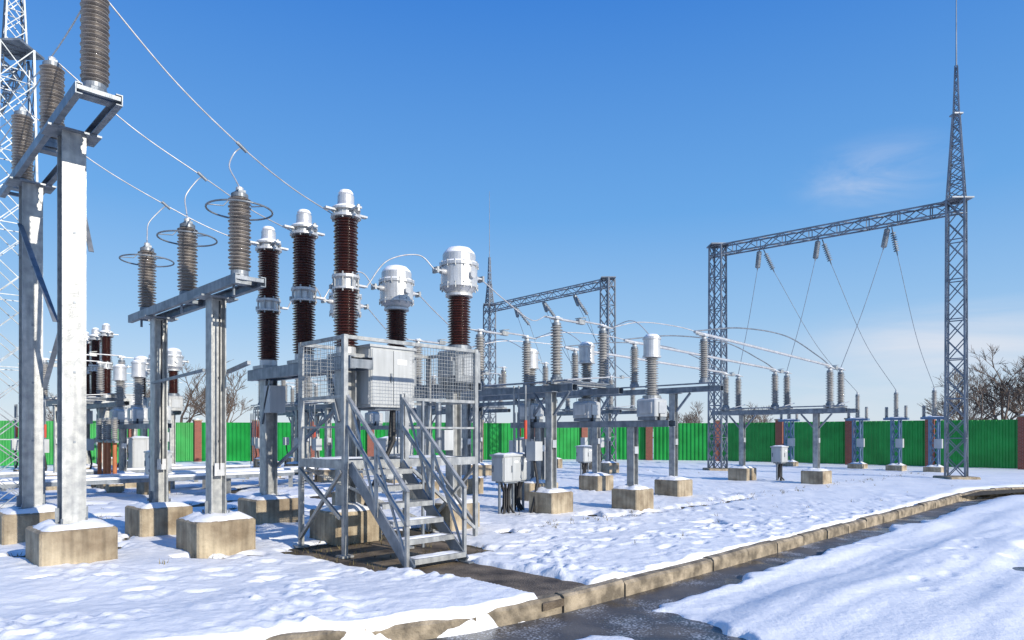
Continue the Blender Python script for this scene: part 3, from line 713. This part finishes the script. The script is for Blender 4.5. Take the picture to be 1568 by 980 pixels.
# ------------------------------------------------------------ sky and sun
sd=Vector((.74,-.67)).normalized(); EL=math.radians(23)
w=bpy.data.worlds.new('World'); scene.world=w; w.use_nodes=True; nt=w.node_tree; N=nt.nodes; L=nt.links
bg=N['Background']; sky=N.new('ShaderNodeTexSky'); sky.sky_type='NISHITA'; sky.sun_disc=False; sky.sun_elevation=EL; sky.sun_rotation=math.atan2(sd.x,sd.y)
sky.air_density=1.0; sky.dust_density=.3; sky.ozone_density=2.0
tc=N.new('ShaderNodeTexCoord')
sx=N.new('ShaderNodeSeparateXYZ'); L.new(tc.outputs['Generated'],sx.inputs[0])
gr=N.new('ShaderNodeValToRGB'); L.new(sx.outputs['Z'],gr.inputs['Fac']); cr=gr.color_ramp
stops=[(0,(.72,.80,.89)),(.06,(.57,.73,.90)),(.16,(.33,.58,.90)),(.30,(.15,.42,.86)),(.55,(.045,.235,.74)),(1,(.02,.12,.48))]
cr.elements[0].position=0; cr.elements[1].position=1
for p,c_ in stops[1:-1]: cr.elements.new(p)
for e_,(p,c_) in zip(cr.elements,stops): e_.position=p; e_.color=(*c_,1)
sc10=N.new('ShaderNodeVectorMath'); sc10.operation='SCALE'; sc10.inputs['Scale'].default_value=10.0; L.new(gr.outputs['Color'],sc10.inputs[0])
mxs=N.new('ShaderNodeMixRGB'); mxs.inputs['Fac'].default_value=.87; L.new(sky.outputs[0],mxs.inputs[1]); L.new(sc10.outputs[0],mxs.inputs[2])
def cloud(direction,rad,gain,stretch,prev,seed):
    d=Vector(direction).normalized()
    dist=N.new('ShaderNodeVectorMath'); dist.operation='SUBTRACT'; dist.inputs[1].default_value=d; L.new(tc.outputs['Generated'],dist.inputs[0])
    sc=N.new('ShaderNodeVectorMath'); sc.operation='MULTIPLY'; sc.inputs[1].default_value=(1/rad[0],1/rad[0],1/rad[1]); L.new(dist.outputs[0],sc.inputs[0])
    ln=N.new('ShaderNodeVectorMath'); ln.operation='LENGTH'; L.new(sc.outputs[0],ln.inputs[0])
    fo=N.new('ShaderNodeMapRange'); fo.interpolation_type='SMOOTHSTEP'; fo.inputs[1].default_value=1; fo.inputs[2].default_value=0; fo.inputs[3].default_value=0; fo.inputs[4].default_value=1; L.new(ln.outputs['Value'],fo.inputs[0])
    mp=N.new('ShaderNodeMapping'); mp.inputs['Scale'].default_value=stretch; mp.inputs['Location'].default_value=(seed,seed,0); mp.inputs['Rotation'].default_value=(0,.35,0); L.new(tc.outputs['Generated'],mp.inputs[0])
    n=N.new('ShaderNodeTexNoise'); n.inputs['Scale'].default_value=3; n.inputs['Detail'].default_value=9; n.inputs['Roughness'].default_value=.6; n.inputs['Distortion'].default_value=.6; L.new(mp.outputs[0],n.inputs['Vector'])
    nr=N.new('ShaderNodeMapRange'); nr.inputs[1].default_value=.38; nr.inputs[2].default_value=.75; L.new(n.outputs['Fac'],nr.inputs[0])
    mu=N.new('ShaderNodeMath'); mu.operation='MULTIPLY'; L.new(fo.outputs[0],mu.inputs[0]); L.new(nr.outputs[0],mu.inputs[1])
    m2=N.new('ShaderNodeMath'); m2.operation='MULTIPLY'; m2.inputs[1].default_value=gain; m2.use_clamp=True; L.new(mu.outputs[0],m2.inputs[0])
    mx=N.new('ShaderNodeMixRGB'); L.new(m2.outputs[0],mx.inputs['Fac']); L.new(prev,mx.inputs[1]); mx.inputs[2].default_value=(8.3,8.3,8.8,1)
    return mx.outputs[0]
c=cloud((.535,1,.38),(.12,.055),.5,(2,2,7),mxs.outputs[0],3.)
c=cloud((.66,1,.13),(.24,.08),.8,(1,1,6),c,11.)
c=cloud((.42,1,.06),(.3,.05),.5,(1,1,6),c,17.)
L.new(c,bg.inputs['Color']); bg.inputs['Strength'].default_value=.10
sl=bpy.data.lights.new('sun','SUN'); sl.energy=5.0; sl.angle=math.radians(.5); sl.color=(1,.92,.80)
so=bpy.data.objects.new('sun',sl); scene.collection.objects.link(so)
so.rotation_euler=Vector((sd.x*math.cos(EL),sd.y*math.cos(EL),math.sin(EL))).to_track_quat('Z','Y').to_euler()
cam=bpy.data.cameras.new('camera'); co=bpy.data.objects.new('camera',cam); scene.collection.objects.link(co)
co.location=(0,0,1.7); co.rotation_euler=(math.pi/2,0,0); cam.lens=24; cam.sensor_width=36; cam.shift_y=.1116; cam.clip_end=5000; cam.clip_start=.1
scene.camera=co
scene.view_settings.view_transform='Standard'; scene.view_settings.look='None'; scene.view_settings.exposure=0
